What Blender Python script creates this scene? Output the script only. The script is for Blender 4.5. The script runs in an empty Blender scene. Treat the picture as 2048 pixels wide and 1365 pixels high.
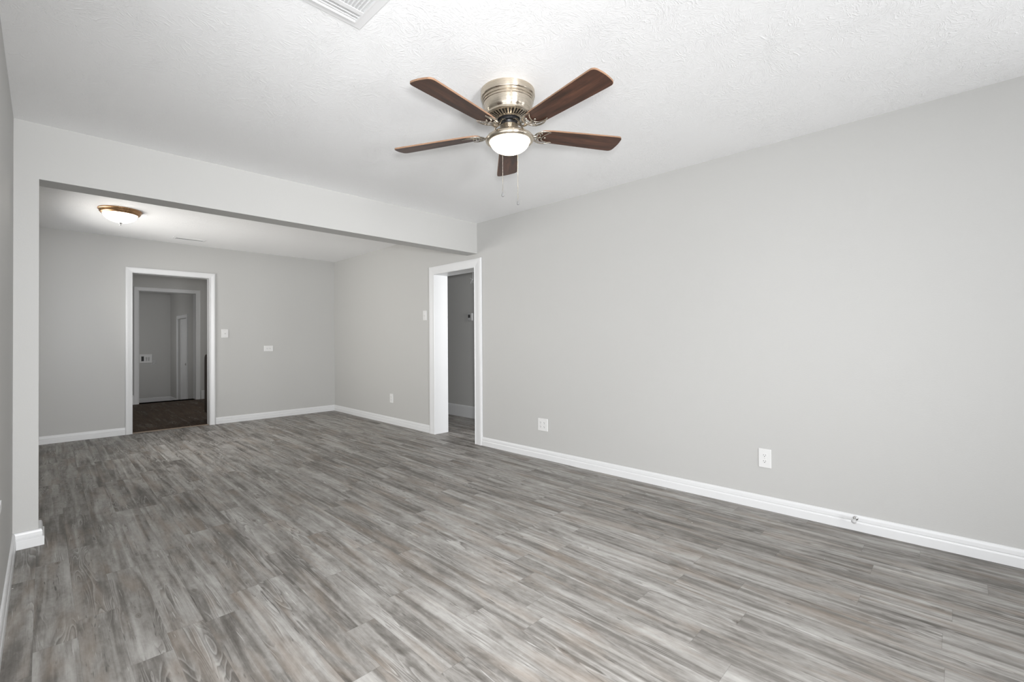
import bpy, bmesh, math, random
from mathutils import Vector, Matrix, Quaternion
random.seed(7)
S = bpy.context.scene
C = S.collection
PI = math.pi

# ------------------------------------------------------------------ camera
FPX, YAW, PITCH, ROLL, CX, CY, EYE = 918.144, 45.5949, 0.50047, -0.38847, 1023.854, 670.688, 1.14
a, b, r = (math.radians(v) for v in (YAW, PITCH, ROLL))
F = Vector((math.sin(a)*math.cos(b), math.cos(a)*math.cos(b), math.sin(b)))
R0 = Vector((math.cos(a), -math.sin(a), 0)); U0 = R0.cross(F)
Rv = R0*math.cos(r) + U0*math.sin(r); Uv = -R0*math.sin(r) + U0*math.cos(r)
cd = bpy.data.cameras.new('camera'); cam = bpy.data.objects.new('camera', cd); C.objects.link(cam)
cam.matrix_world = Matrix(((Rv.x, Uv.x, -F.x, 0), (Rv.y, Uv.y, -F.y, 0), (Rv.z, Uv.z, -F.z, EYE), (0, 0, 0, 1)))
cd.sensor_width = 36.0; cd.lens = FPX/2048*36; cd.clip_start = 0.02
cd.shift_x = (1024-CX)/2048; cd.shift_y = (CY-682.5)/2048
S.camera = cam

# ------------------------------------------------------------------ world, exposure
S.view_settings.view_transform = 'Standard'; S.view_settings.look = 'None'
S.view_settings.gamma = 1.0; S.view_settings.use_curve_mapping = False
S.view_settings.exposure = 0.02
W = bpy.data.worlds.new('World'); S.world = W; W.use_nodes = True
W.node_tree.nodes['Background'].inputs[0].default_value = (0.80, 0.88, 1.0, 1)
W.node_tree.nodes['Background'].inputs[1].default_value = 0.8
S.cycles.diffuse_bounces = 7; S.cycles.max_bounces = 14

def area(name, loc, direction, sx, sy, power, col=(1, 1, 1), spread=180):
    l = bpy.data.lights.new(name, 'AREA'); l.shape = 'RECTANGLE'; l.size = sx; l.size_y = sy
    l.energy = power; l.color = col; l.spread = math.radians(spread)
    o = bpy.data.objects.new(name, l); C.objects.link(o); o.location = loc
    o.rotation_euler = Vector(direction).to_track_quat('-Z', 'Z').to_euler(); return o
# near-left window daylight; the other lights are added fills at mostly invented openings
DAY = (0.985, 0.99, 1.0)
area('fill_rear', (0.48, -2.80, 1.15), (.18, .95, .12), 0.90, 1.8, 90, DAY, 120)  # added fill, as if through an invented glass door behind the camera
area('fill_rear_right_up', (2.45, -2.80, 1.25), (-.1, .9, .45), 1.05, 1.25, 5, DAY, 110)  # upward fill added for the right part of the ceiling
area('fill_right', (3.62, -1.55, 1.40), (-1, .75, .28), 1.3, 1.25, 14, DAY, 150)  # added to lift the left wall and ceiling; no known window
area('skylight_left', (-0.30, 0.95, 1.40), (1, 0, -.25), 1.3, 1.25, 6, DAY, 150)
area('fill_dining', (-0.30, 6.3, 1.35), (1, -.40, .05), 1.3, 1.1, 42, (1, .975, .93), 130)  # dining fill added at a guessed, unseen window
area('fill_left_up', (-0.30, 0.95, 1.25), (1, .3, .55), 1.3, 1.0, 3, DAY, 150)  # extra upward fill to brighten the ceiling
area('fill_rear_up', (0.48, -2.80, 0.9), (.4, .85, .4), 0.9, 1.5, 27, DAY, 110)  # second fill at the invented door, tilted up at the ceiling
area('fill_dining_up', (-0.30, 6.3, 1.05), (1, .1, .38), 1.3, 0.9, 3.2, (1, .975, .93), 130)  # upward fill added for the dining ceiling
# the photographer's flash beside the camera (aimed low), plus an added far-ceiling fill
area('flash_direct', (0.05, -0.05, 1.28), (.64, .76, -.34), 0.16, 0.16, 38, DAY, 124)
area('fill_far_ceiling', (0.02, 0.0, 1.34), (.50, .86, .20), 0.20, 0.20, 4.2, DAY, 70)
area('fill_kitchen', (3.62, 9.0, 1.5), (-1, 0, 0), 0.9, 0.9, 20, (1, .97, .92))  # added fill for the kitchen, source unseen
area('fill_hall', (3.91, 2.3, 1.5), (0, 1, 0), 0.6, 1.0, 27, DAY)  # hall fill added behind an invented opening
area('fill_laundry', (0.15, 12.1, 1.2), (1, 0, 0), 0.6, 0.6, 9, (1, .98, .95))  # added laundry fill, no such window known

# ------------------------------------------------------------------ geometry constants
def fxr(y):            # inner face of the long right wall
    if y < 3.7645: return 3.3083 - 0.01407*(y-3.7645)
    return 3.3083 + (3.3215-3.3083)*(y-3.7645)/(7.31-3.7645)
def fyb(x): return 7.3002 - 0.00997*(x-3.3295)      # inner face of the dining back wall
def fym(x): return 3.7645 + 0.0099*(x-3.3083)       # front face of the beam and stub
XL = -0.1166; YR = -2.6; T = 0.167
def hc(x, y):          # main ceiling height (old house, slightly out of level)
    t = min(1, max(0, (x-XL)/(3.31-XL)))
    return 2.3817 + t*(2.4058 + 0.0026*(3.7645-y) - 2.3817)
def hd(x, y): return 2.4148 + 0.0123*(3.33-x)/3.35

# ------------------------------------------------------------------ node helpers
def mat(name):
    m = bpy.data.materials.new(name); m.use_nodes = True
    nt = m.node_tree; return m, nt, nt.nodes['Principled BSDF']
def N(nt, t, **kw):
    n = nt.nodes.new(t)
    for k, v in kw.items(): setattr(n, k, v)
    return n
def mth(nt, op, x, y=None, clamp=False):
    n = N(nt, 'ShaderNodeMath', operation=op); n.use_clamp = clamp
    for i, v in enumerate((x, y)):
        if v is None: continue
        if isinstance(v, (int, float)): n.inputs[i].default_value = v
        else: nt.links.new(v, n.inputs[i])
    return n.outputs[0]
def ramp(nt, fac, stops, interp='LINEAR'):
    n = N(nt, 'ShaderNodeValToRGB'); n.color_ramp.interpolation = interp
    e = n.color_ramp.elements
    while len(e) < len(stops): e.new(0.5)
    for el, (p, c) in zip(e, stops):
        el.position = p; el.color = (*c, 1) if len(c) == 3 else c
    nt.links.new(fac, n.inputs[0]); return n.outputs[0]
def g(v): return (v, v, v)
def mixc(nt, fac, c1, c2, mode='MIX'):
    n = N(nt, 'ShaderNodeMix', data_type='RGBA', blend_type=mode)
    for idx, v in ((0, fac), (6, c1), (7, c2)):
        if isinstance(v, (int, float)): n.inputs[idx].default_value = v
        elif isinstance(v, tuple): n.inputs[idx].default_value = (*v, 1)
        else: nt.links.new(v, n.inputs[idx])
    return n.outputs[2]
def noise(nt, vec, scale, detail=2, rough=.5, dist=0):
    n = N(nt, 'ShaderNodeTexNoise'); n.inputs['Scale'].default_value = scale
    n.inputs['Detail'].default_value = detail; n.inputs['Roughness'].default_value = rough
    n.inputs['Distortion'].default_value = dist
    if vec is not None: nt.links.new(vec, n.inputs['Vector'])
    return n.outputs['Fac']
def coords(nt, scale=(1, 1, 1)):
    g_ = N(nt, 'ShaderNodeNewGeometry'); m = N(nt, 'ShaderNodeMapping')
    m.inputs['Scale'].default_value = scale
    nt.links.new(g_.outputs['Position'], m.inputs[0]); return m.outputs[0]
def ocoords(nt, scale=(1, 1, 1)):
    g_ = N(nt, 'ShaderNodeTexCoord'); m = N(nt, 'ShaderNodeMapping')
    m.inputs['Scale'].default_value = scale
    nt.links.new(g_.outputs['Object'], m.inputs[0]); return m.outputs[0]
def bump(nt, bs, h, strength, dist):
    n = N(nt, 'ShaderNodeBump'); n.inputs['Strength'].default_value = strength
    n.inputs['Distance'].default_value = dist
    nt.links.new(h, n.inputs['Height']); nt.links.new(n.outputs[0], bs.inputs['Normal'])

def paint(name, col, rough=.5, bstr=0, bscale=200, var=0.0):
    m, nt, bs = mat(name)
    bs.inputs['Roughness'].default_value = rough
    v = coords(nt)
    if var:
        f = noise(nt, v, 1.3, 3)
        nt.links.new(mixc(nt, f, tuple(c*(1-var) for c in col), tuple(c*(1+var) for c in col)), bs.inputs['Base Color'])
    else: bs.inputs['Base Color'].default_value = (*col, 1)
    if bstr: bump(nt, bs, noise(nt, v, bscale, 3), bstr, .001)
    return m

WALL = paint('wall paint warm grey', (0.48, 0.478, 0.466), .55, .35, 130, .015)
TRIM = paint('white trim paint', (0.69, 0.695, 0.70), .34, .05, 60)
PLASTIC = paint('white plastic', (0.69, 0.69, 0.685), .3, .02, 400)
SLOT = paint('dark slot', (0.03, 0.03, 0.03), .6)
GREYPLASTIC = paint('grey plastic', (0.5, 0.5, 0.5), .45, .02, 300)
VENTSHADE = paint('louvre metal with shade in colour', (0.22, 0.22, 0.215), .6)  # white enamel louvres, recess shade put into the colour
KNOB = paint('smoky grey knob', (0.16, 0.16, 0.16), .35)
VENTW = paint('white enamelled metal', (0.74, 0.74, 0.74), .35, .03, 90)
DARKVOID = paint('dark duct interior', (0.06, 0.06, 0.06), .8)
EXTER = paint('window vinyl', (0.82, 0.82, 0.81), .35)

def ceiling_mat():
    m, nt, bs = mat('brushed texture ceiling paint')
    bs.inputs['Base Color'].default_value = (.885, .887, .89, 1); bs.inputs['Roughness'].default_value = .6
    v = coords(nt)
    warp = N(nt, 'ShaderNodeTexNoise'); warp.inputs['Scale'].default_value = 5
    nt.links.new(v, warp.inputs['Vector'])
    add = N(nt, 'ShaderNodeVectorMath', operation='MULTIPLY_ADD')
    nt.links.new(warp.outputs['Color'], add.inputs[0]); add.inputs[1].default_value = (.35, .35, .35)
    nt.links.new(v, add.inputs[2])
    # short curved brush ridges: two stretched noises crossing each other
    r1 = N(nt, 'ShaderNodeMapping'); r1.inputs['Scale'].default_value = (36, 120, 40); r1.inputs['Rotation'].default_value = (0, 0, .5)
    r2 = N(nt, 'ShaderNodeMapping'); r2.inputs['Scale'].default_value = (110, 38, 40); r2.inputs['Rotation'].default_value = (0, 0, .2)
    nt.links.new(add.outputs[0], r1.inputs[0]); nt.links.new(add.outputs[0], r2.inputs[0])
    n1 = noise(nt, r1.outputs[0], 1, 2, .6, .8); n2 = noise(nt, r2.outputs[0], 1, 2, .6, .8)
    rid = mth(nt, 'ADD', ramp(nt, n1, [(.50, g(0)), (.68, g(1))]), ramp(nt, n2, [(.52, g(0)), (.70, g(1))]))
    msk = ramp(nt, noise(nt, v, 4, 2), [(.3, g(.35)), (.65, g(1))])
    hgt = mth(nt, 'MULTIPLY', rid, msk)
    bump(nt, bs, hgt, .65, .0012)
    return m
CEIL = ceiling_mat()

def floor_mat(name, stops, PW=.122, PL=.915, warm=(.30, .235, .175), rough=(.42, .6), dust=True, off=.0):
    """vinyl planks running along y"""
    m, nt, bs = mat(name)
    geo = N(nt, 'ShaderNodeNewGeometry'); sep = N(nt, 'ShaderNodeSeparateXYZ')
    nt.links.new(geo.outputs['Position'], sep.inputs[0]); X, Y = sep.outputs[0], sep.outputs[1]
    px = mth(nt, 'DIVIDE', mth(nt, 'ADD', X, 10.03+off), PW); col = mth(nt, 'FLOOR', px)
    w1 = N(nt, 'ShaderNodeTexWhiteNoise', noise_dimensions='1D'); nt.links.new(col, w1.inputs['W'])
    py = mth(nt, 'ADD', mth(nt, 'DIVIDE', mth(nt, 'ADD', Y, 20), PL), w1.outputs['Value']); row = mth(nt, 'FLOOR', py)
    w2 = N(nt, 'ShaderNodeTexWhiteNoise', noise_dimensions='2D'); cv = N(nt, 'ShaderNodeCombineXYZ')
    nt.links.new(col, cv.inputs[0]); nt.links.new(row, cv.inputs[1]); nt.links.new(cv.outputs[0], w2.inputs['Vector'])
    rnd = w2.outputs['Value']; rsep = N(nt, 'ShaderNodeSeparateColor'); nt.links.new(w2.outputs['Color'], rsep.inputs[0])
    # coordinates inside each plank, shifted to its own piece of print
    def pv(sx, sy, k):
        c = N(nt, 'ShaderNodeCombineXYZ')
        nt.links.new(mth(nt, 'MULTIPLY', X, sx), c.inputs[0])
        nt.links.new(mth(nt, 'MULTIPLY', Y, sy), c.inputs[1])
        nt.links.new(mth(nt, 'MULTIPLY', rnd, k), c.inputs[2]); return c.outputs[0]
    broad = noise(nt, pv(21, .95, 90), 1, 2.5, .5, 1.1)       # soft washed streaks
    blot = noise(nt, pv(10, 2.4, 70), 1, 4, .6, .9)
    mid = noise(nt, pv(80, 2.6, 50), 1, 4, .65, .6)
    fine = noise(nt, pv(330, 7, 30), 1, 3, .7, .3)
    mott = noise(nt, pv(60, 22, 20), 1, 3, .6, .5)
    v = mth(nt, 'ADD', mth(nt, 'MULTIPLY', broad, .52), mth(nt, 'MULTIPLY', blot, .42))
    v = mth(nt, 'ADD', v, mth(nt, 'MULTIPLY', mid, .19))
    v = mth(nt, 'ADD', v, mth(nt, 'MULTIPLY', fine, .10))
    v = mth(nt, 'ADD', v, mth(nt, 'MULTIPLY', mott, .16))
    v = mth(nt, 'ADD', v, mth(nt, 'MULTIPLY', mth(nt, 'SUBTRACT', rsep.outputs[0], .5), .07))
    base = ramp(nt, mth(nt, 'SUBTRACT', v, .18), stops)
    # warm brown patches
    wf = ramp(nt, noise(nt, pv(14, 2.2, 40), 1, 2, .5, .4), [(.5, g(0)), (.72, g(.42))])
    base = mixc(nt, wf, base, warm)
    # cathedral grain: contour lines of a stretched noise, in patches
    ct = mth(nt, 'FRACT', mth(nt, 'MULTIPLY', noise(nt, pv(10, .85, 33), 1, 2.2, .5, .25), 24))
    cm = ramp(nt, noise(nt, pv(10, 1.7, 60), 1, 2, .5), [(.54, g(0)), (.64, g(1))])
    base = mixc(nt, mth(nt, 'MULTIPLY', cm, ramp(nt, ct, [(0, g(.60)), (.2, g(.25)), (.45, g(0))])), base, (.085, .078, .07))
    base = mixc(nt, mth(nt, 'MULTIPLY', cm, ramp(nt, ct, [(.6, g(0)), (.85, g(.28)), (1, g(0))])), base, (.62, .61, .59))
    # cracks / dark checks along the grain
    ck = ramp(nt, noise(nt, pv(75, 4.5, 25), 1, 2, .55, 1.6), [(.665, g(0)), (.72, g(.75))])
    base = mixc(nt, ck, base, (.075, .07, .065))
    wl = ramp(nt, noise(nt, pv(120, 4.0, 15), 1, 2, .5, 1.0), [(.69, g(0)), (.75, g(.45))])
    base = mixc(nt, wl, base, (.62, .61, .59))
    # knots
    vo = N(nt, 'ShaderNodeTexVoronoi'); vo.inputs['Scale'].default_value = 1
    nt.links.new(pv(6.5, 3.0, 13), vo.inputs['Vector'])
    base = mixc(nt, ramp(nt, vo.outputs['Distance'], [(.02, g(.8)), (.035, g(.3)), (.05, g(.55)), (.085, g(0))]), base, (.085, .072, .06))
    # seams
    fx = mth(nt, 'ABSOLUTE', mth(nt, 'SUBTRACT', mth(nt, 'FRACT', px), .5))
    fy = mth(nt, 'ABSOLUTE', mth(nt, 'SUBTRACT', mth(nt, 'FRACT', py), .5))
    sm = mth(nt, 'MAXIMUM', mth(nt, 'GREATER_THAN', fx, .5-.0007/PW), mth(nt, 'GREATER_THAN', fy, .5-.0011/PL))
    base = mixc(nt, mth(nt, 'MULTIPLY', sm, .28), base, (.07, .065, .06))
    if dust:
        vd = N(nt, 'ShaderNodeTexVoronoi'); vd.inputs['Scale'].default_value = 9
        nt.links.new(geo.outputs['Position'], vd.inputs['Vector'])
        dm = mth(nt, 'MULTIPLY', mth(nt, 'LESS_THAN', vd.outputs['Distance'], .028), mth(nt, 'GREATER_THAN', noise(nt, None, 3), .5))
        base = mixc(nt, dm, base, (.8, .79, .76))
    nt.links.new(base, bs.inputs['Base Color'])
    rr = ramp(nt, mid, [(.3, g(rough[0])), (.7, g(rough[1]))]); nt.links.new(rr, bs.inputs['Roughness'])
    h = mth(nt, 'SUBTRACT', mth(nt, 'MULTIPLY', fine, .5), mth(nt, 'MULTIPLY', sm, 1.0))
    bs.inputs['Specular IOR Level'].default_value = .3
    bump(nt, bs, h, .25, .0006)
    return m
FLOOR = floor_mat('weathered grey oak vinyl planks',
    [(.32, (.085, .077, .068)), (.44, (.165, .155, .142)), (.53, (.262, .250, .233)), (.64, (.37, .360, .342)), (.80, (.50, .49, .47))],
    warm=(.27, .215, .17))
KFLOOR = floor_mat('dark brown vinyl planks',
    [(.30, (.028, .018, .010)), (.50, (.055, .035, .021)), (.75, (.09, .06, .038))], warm=(.09, .05, .027), rough=(.6, .75), dust=False)

def metal(name, col, rough, ring=False):
    m, nt, bs = mat(name)
    bs.inputs['Base Color'].default_value = (*col, 1); bs.inputs['Metallic'].default_value = 1
    v = ocoords(nt, (4, 4, 900) if ring else (60, 60, 60))
    n = noise(nt, v, 1, 2)
    nt.links.new(ramp(nt, n, [(.3, g(rough*.8)), (.7, g(rough*1.25))]), bs.inputs['Roughness'])
    if ring:
        bump(nt, bs, n, .06, .0003)
        bs.inputs['Anisotropic'].default_value = .75; bs.inputs['Anisotropic Rotation'].default_value = .25
        tg = N(nt, 'ShaderNodeTangent', direction_type='RADIAL', axis='Z'); nt.links.new(tg.outputs[0], bs.inputs['Tangent'])
    return m
NICKEL = metal('brushed nickel', (.62, .55, .455), .26, True)
NICKEL2 = metal('cast nickel', (.50, .45, .38), .24)
BRONZE = metal('antique bronze', (.50, .30, .16), .30)
CHROME = metal('chrome', (.6, .6, .6), .2)
BLACK = paint('black motor enamel', (.012, .012, .014), .35)

def blade_mat(edge=False):
    m, nt, bs = mat('walnut blade edge' if edge else 'walnut blade')
    v = ocoords(nt, (3, 26, 40))
    n = noise(nt, v, 1, 4, .6, .9); n2 = noise(nt, ocoords(nt, (12, 200, 200)), 1, 2)
    if edge: st = [(.3, (.20, .115, .07)), (.7, (.34, .21, .135))]
    else: st = [(.34, (.030, .017, .012)), (.52, (.068, .031, .020)), (.68, (.115, .052, .031))]
    col = ramp(nt, mth(nt, 'ADD', mth(nt, 'MULTIPLY', n, .85), mth(nt, 'MULTIPLY', n2, .15)), st)
    nt.links.new(col, bs.inputs['Base Color']); bs.inputs['Roughness'].default_value = .42; bs.inputs['Specular IOR Level'].default_value = .3
    return m
BLADE = blade_mat(); BLADE_EDGE = blade_mat(True)

def wood_dark():
    m, nt, bs = mat('dark stained cabinet wood')
    n = noise(nt, ocoords(nt, (30, 30, 2)), 1, 3, .6, .6)
    nt.links.new(ramp(nt, n, [(.3, (.018, .010, .004)), (.7, (.05, .028, .012))]), bs.inputs['Base Color'])
    bs.inputs['Roughness'].default_value = .4; return m
CABW = wood_dark()
def strip_mat():
    m, nt, bs = mat('tan transition strip')
    n = noise(nt, ocoords(nt, (4, 60, 60)), 1, 2)
    nt.links.new(ramp(nt, n, [(.3, (.26, .19, .14)), (.7, (.36, .27, .20))]), bs.inputs['Base Color'])
    bs.inputs['Roughness'].default_value = .45; return m
STRIP = strip_mat()
def glow(name, col, strength):
    m, nt, bs = mat(name)
    bs.inputs['Base Color'].default_value = (.85, .84, .8, 1); bs.inputs['Roughness'].default_value = .25
    lw = N(nt, 'ShaderNodeLayerWeight'); lw.inputs[0].default_value = .35
    c = mixc(nt, lw.outputs['Facing'], (1, .97, .90), col)
    nt.links.new(c, bs.inputs['Emission Color']); bs.inputs['Emission Strength'].default_value = strength
    return m
BOWL = glow('lit frosted glass bowl', (1, .86, .62), 9.0)
DOME = glow('lit frosted glass dome', (1, .90, .74), 7.0)
def glass_mat():
    m, nt, bs = mat('window glass'); out = nt.nodes['Material Output']
    tr = N(nt, 'ShaderNodeBsdfTransparent'); gl = N(nt, 'ShaderNodeBsdfGlossy'); gl.inputs['Roughness'].default_value = .02
    mx = N(nt, 'ShaderNodeMixShader'); mx.inputs[0].default_value = .06
    nt.links.new(tr.outputs[0], mx.inputs[1]); nt.links.new(gl.outputs[0], mx.inputs[2]); nt.links.new(mx.outputs[0], out.inputs[0])
    nt.nodes.remove(bs); return m
GLASS = glass_mat()

# ------------------------------------------------------------------ mesh helpers
def obj(name, bm, mats, parent=None, smooth=False, bevel=0, seg=2, kind=None):
    bmesh.ops.recalc_face_normals(bm, faces=bm.faces)
    me = bpy.data.meshes.new(name); bm.to_mesh(me); bm.free()
    for m in (mats if isinstance(mats, (list, tuple)) else [mats]): me.materials.append(m)
    o = bpy.data.objects.new(name, me); C.objects.link(o)
    if smooth:
        for p in me.polygons: p.use_smooth = True
    if bevel:
        md = o.modifiers.new('bevel', 'BEVEL'); md.width = bevel; md.segments = seg; md.limit_method = 'ANGLE'
        md.angle_limit = math.radians(40)
    if smooth == 'auto' or bevel:
        for p in me.polygons: p.use_smooth = True
        md = o.modifiers.new('wn', 'WEIGHTED_NORMAL') ; md.keep_sharp = True
        for e in me.edges: pass
    if parent: o.parent = parent
    if kind: o['kind'] = kind
    return o
def struct(name, bm, mats, parent=None, **kw):
    return obj(name, bm, mats, parent, kind='structure', **kw)
def thing(name, label, cat, loc=(0, 0, 0), group=None):
    o = bpy.data.objects.new(name, None); C.objects.link(o); o.location = loc; o.empty_display_size = .05
    o['label'] = label; o['category'] = cat
    if group: o['group'] = group
    return o
def tag(o, label, cat, group=None):
    o['label'] = label; o['category'] = cat
    if group: o['group'] = group
    return o
def box(bm, x0, x1, y0, y1, z0, z1, mi=0):
    return prism(bm, [(x0, y0), (x1, y0), (x1, y1), (x0, y1)], z0, z1, mi)
def prism(bm, pts, z0, z1, mi=0):
    n = len(pts)
    f0 = z0 if callable(z0) else (lambda x, y: z0); f1 = z1 if callable(z1) else (lambda x, y: z1)
    lo = [bm.verts.new((x, y, f0(x, y))) for x, y in pts]; hi = [bm.verts.new((x, y, f1(x, y))) for x, y in pts]
    fs = [bm.faces.new(lo[::-1]), bm.faces.new(hi)]
    for i in range(n): fs.append(bm.faces.new((lo[i], lo[(i+1) % n], hi[(i+1) % n], hi[i])))
    for f in fs: f.material_index = mi
    return lo+hi
def lathe(bm, prof, seg=64, M=None, mi=0, close=False):
    rings = []
    for (rr, z) in prof:
        if rr < 1e-6: rings.append([bm.verts.new((0, 0, z))])
        else: rings.append([bm.verts.new((rr*math.cos(2*PI*i/seg), rr*math.sin(2*PI*i/seg), z)) for i in range(seg)])
    vs = [v for r_ in rings for v in r_]
    for A, B in zip(rings, rings[1:]):
        for i in range(seg):
            j = (i+1) % seg
            if len(A) == 1 and len(B) == 1: continue
            if len(A) == 1: f = bm.faces.new((A[0], B[i], B[j]))
            elif len(B) == 1: f = bm.faces.new((A[i], A[j], B[0]))
            else: f = bm.faces.new((A[i], A[j], B[j], B[i]))
            f.material_index = mi
    if M is not None: bmesh.ops.transform(bm, matrix=M, verts=vs)
    return vs
def tube(bm, pts, rads, seg=10, flat=1.0, up=Vector((0, 0, 1)), M=None, mi=0):
    pts = [Vector(p) for p in pts]
    if isinstance(rads, (int, float)): rads = [rads]*len(pts)
    rings = []
    for i, p in enumerate(pts):
        t = (pts[min(i+1, len(pts)-1)] - pts[max(i-1, 0)]).normalized()
        s = t.cross(up)
        if s.length < 1e-4: s = t.cross(Vector((1, 0, 0)))
        s.normalize(); u = s.cross(t).normalized()
        rings.append([bm.verts.new(p + s*rads[i]*math.cos(2*PI*k/seg) + u*rads[i]*flat*math.sin(2*PI*k/seg)) for k in range(seg)])
    for A, B in zip(rings, rings[1:]):
        for k in range(seg): bm.faces.new((A[k], A[(k+1) % seg], B[(k+1) % seg], B[k])).material_index = mi
    bm.faces.new(rings[0][::-1]).material_index = mi; bm.faces.new(rings[-1]).material_index = mi
    vs = [v for r_ in rings for v in r_]
    if M is not None: bmesh.ops.transform(bm, matrix=M, verts=vs)
    return vs
def smooth_pts(P, n=6):
    P = [Vector(p) for p in P]; out = []
    Q = [P[0]*2-P[1]] + P + [P[-1]*2-P[-2]]
    for i in range(1, len(Q)-2):
        for k in range(n):
            t = k/n; a_, b_, c_, d_ = Q[i-1], Q[i], Q[i+1], Q[i+2]
            out.append(.5*((2*b_) + (c_-a_)*t + (2*a_-5*b_+4*c_-d_)*t*t + (3*b_-a_-3*c_+d_)*t**3))
    out.append(P[-1]); return out
def sweep(bm, path, prof, closed=False):
    """mitred moulding: path = floor points with the wall on the LEFT of travel... profile (offset to the right, z)"""
    n = len(path); P = [Vector((p[0], p[1])) for p in path]; rows = []
    for i in range(n):
        d0 = (P[i]-P[i-1]).normalized() if i > 0 else None
        d1 = (P[i+1]-P[i]).normalized() if i < n-1 else None
        if d0 is None: d0 = d1
        if d1 is None: d1 = d0
        n0 = Vector((d0.y, -d0.x)); n1 = Vector((d1.y, -d1.x)); nn = (n0+n1)
        nn = nn/ (nn.dot(n0))
        rows.append([bm.verts.new((P[i].x+nn.x*o, P[i].y+nn.y*o, z)) for o, z in prof])
    m = len(prof)
    for A, B in zip(rows, rows[1:]):
        for k in range(m): bm.faces.new((A[k], A[(k+1) % m], B[(k+1) % m], B[k]))
    bm.faces.new(rows[0][::-1]); bm.faces.new(rows[-1])
def base_prof(h=.091, lo=.014, up=.0105, step=.052):
    return [(0, 0), (lo, 0), (lo, step-.006), (lo-.0015, step-.003), (up+.001, step), (up-.001, step+.003), (up+.001, step+.007),
            (up, h-.014), (up-.002, h-.006), (up-.005, h-.001), (.001, h), (0, h)]

# ================================================================== SETTING
# floor
bm = bmesh.new(); box(bm, XL-.2, 4.5, YR-.2, 7.375, -.12, 0); struct('floor', bm, FLOOR)
bm = bmesh.new(); box(bm, -.6, 3.55, 7.375, 10.93, -.12, 0); struct('floor', bm, KFLOOR)
bm = bmesh.new(); box(bm, .1, 2.35, 10.93, 13.6, -.42, -.30); struct('floor', bm, KFLOOR)
# ceilings
def grid_ceiling(name, x0, x1, y0, y1, fn, nx=8, ny=8, th=.06):
    bm = bmesh.new(); lo = []; hi = []
    for j in range(ny+1):
        for i in range(nx+1):
            x = x0+(x1-x0)*i/nx; y = y0+(y1-y0)*j/ny
            lo.append(bm.verts.new((x, y, fn(x, y)))); hi.append(bm.verts.new((x, y, fn(x, y)+th)))
    w = nx+1
    for j in range(ny):
        for i in range(nx):
            q = [j*w+i, j*w+i+1, (j+1)*w+i+1, (j+1)*w+i]
            bm.faces.new([lo[k] for k in q][::-1]); bm.faces.new([hi[k] for k in q])
    ring = [i for i in range(nx+1)] + [j*w+nx for j in range(1, ny+1)] + [ny*w+i for i in range(nx-1, -1, -1)] + [j*w for j in range(ny-1, 0, -1)]
    for k in range(len(ring)):
        p_, q_ = ring[k], ring[(k+1) % len(ring)]
        bm.faces.new((lo[p_], lo[q_], hi[q_], hi[p_]))
    return struct(name, bm, CEIL)
grid_ceiling('ceiling', XL, 3.40, YR, 3.80, hc)
grid_ceiling('ceiling', XL, 3.40, 3.90, 7.34, hd)
bm = bmesh.new(); box(bm, -.5, 3.45, 7.42, 10.75, 2.44, 2.5); struct('ceiling', bm, CEIL)
bm = bmesh.new(); box(bm, .15, 2.3, 10.9, 13.45, 2.30, 2.36); struct('ceiling', bm, CEIL)
bm = bmesh.new(); box(bm, 3.47, 4.40, 2.4, 7.4, 2.42, 2.48); struct('ceiling', bm, CEIL)
ZT = 2.50
# right wall with doorway
D1a, D1b, D1t = 3.797, 4.533, 1.923
bm = bmesh.new()
def rw(y0, y1, z0, z1):
    ys = [y0] + [k for k in (3.7645,) if y0 < k < y1] + [y1]
    prism(bm, [(fxr(y), y) for y in ys] + [(3.48, ys[-1]), (3.48+ (0.0), ys[0])], z0, z1)
WR0 = (-2.2, -.9, .78, 2.03)  # unseen window added for the right-hand fill
rw(YR-.15, WR0[0], 0, ZT); rw(WR0[0], WR0[1], 0, WR0[2]); rw(WR0[0], WR0[1], WR0[3], ZT)
rw(WR0[1], D1a-.015, 0, ZT); rw(D1b+.015, 7.42, 0, ZT); rw(D1a-.015, D1b+.015, D1t+.015, ZT)
struct('wall_right', bm, WALL)
# left wall, near window shows its sill, the others are added for light
def wall_x(bm, xa, xb, y0, y1, z0, z1, holes):
    ys = sorted({y0, y1, *[h for H_ in holes for h in H_[:2]]})
    for p_, q_ in zip(ys, ys[1:]):
        hh = [H_ for H_ in holes if H_[0] <= p_ and H_[1] >= q_]
        if hh: box(bm, xa, xb, p_, q_, z0, hh[0][2]); box(bm, xa, xb, p_, q_, hh[0][3], z1)
        else: box(bm, xa, xb, p_, q_, z0, z1)
def wall_y(bm, ya, yb, x0, x1, z0, z1, holes):
    xs = sorted({x0, x1, *[h for H_ in holes for h in H_[:2]]})
    for p_, q_ in zip(xs, xs[1:]):
        hh = [H_ for H_ in holes if H_[0] <= p_ and H_[1] >= q_]
        if hh:
            if hh[0][2] > z0: box(bm, p_, q_, ya, yb, z0, hh[0][2])
            box(bm, p_, q_, ya, yb, hh[0][3], z1)
        else: box(bm, p_, q_, ya, yb, z0, z1)
WL1 = (.3, 1.61, .77, 2.03); WL3 = (-2.0, -.7, .78, 2.03); WL2 = (5.6, 7.0, .82, 1.98)
bm = bmesh.new(); wall_x(bm, XL-.15, XL, YR-.15, 7.5, 0, ZT, [WL1, WL2, WL3]); struct('wall_left', bm, WALL)
# rear wall behind the camera, two invented openings for the fills
WR1 = (.0, .95, .06, 2.08); WR2 = (1.92, 2.98, .82, 2.08)
bm = bmesh.new(); wall_y(bm, YR-.15, YR, XL, 3.384, 0, ZT, [WR1, WR2]); struct('wall_rear', bm, WALL)
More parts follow.
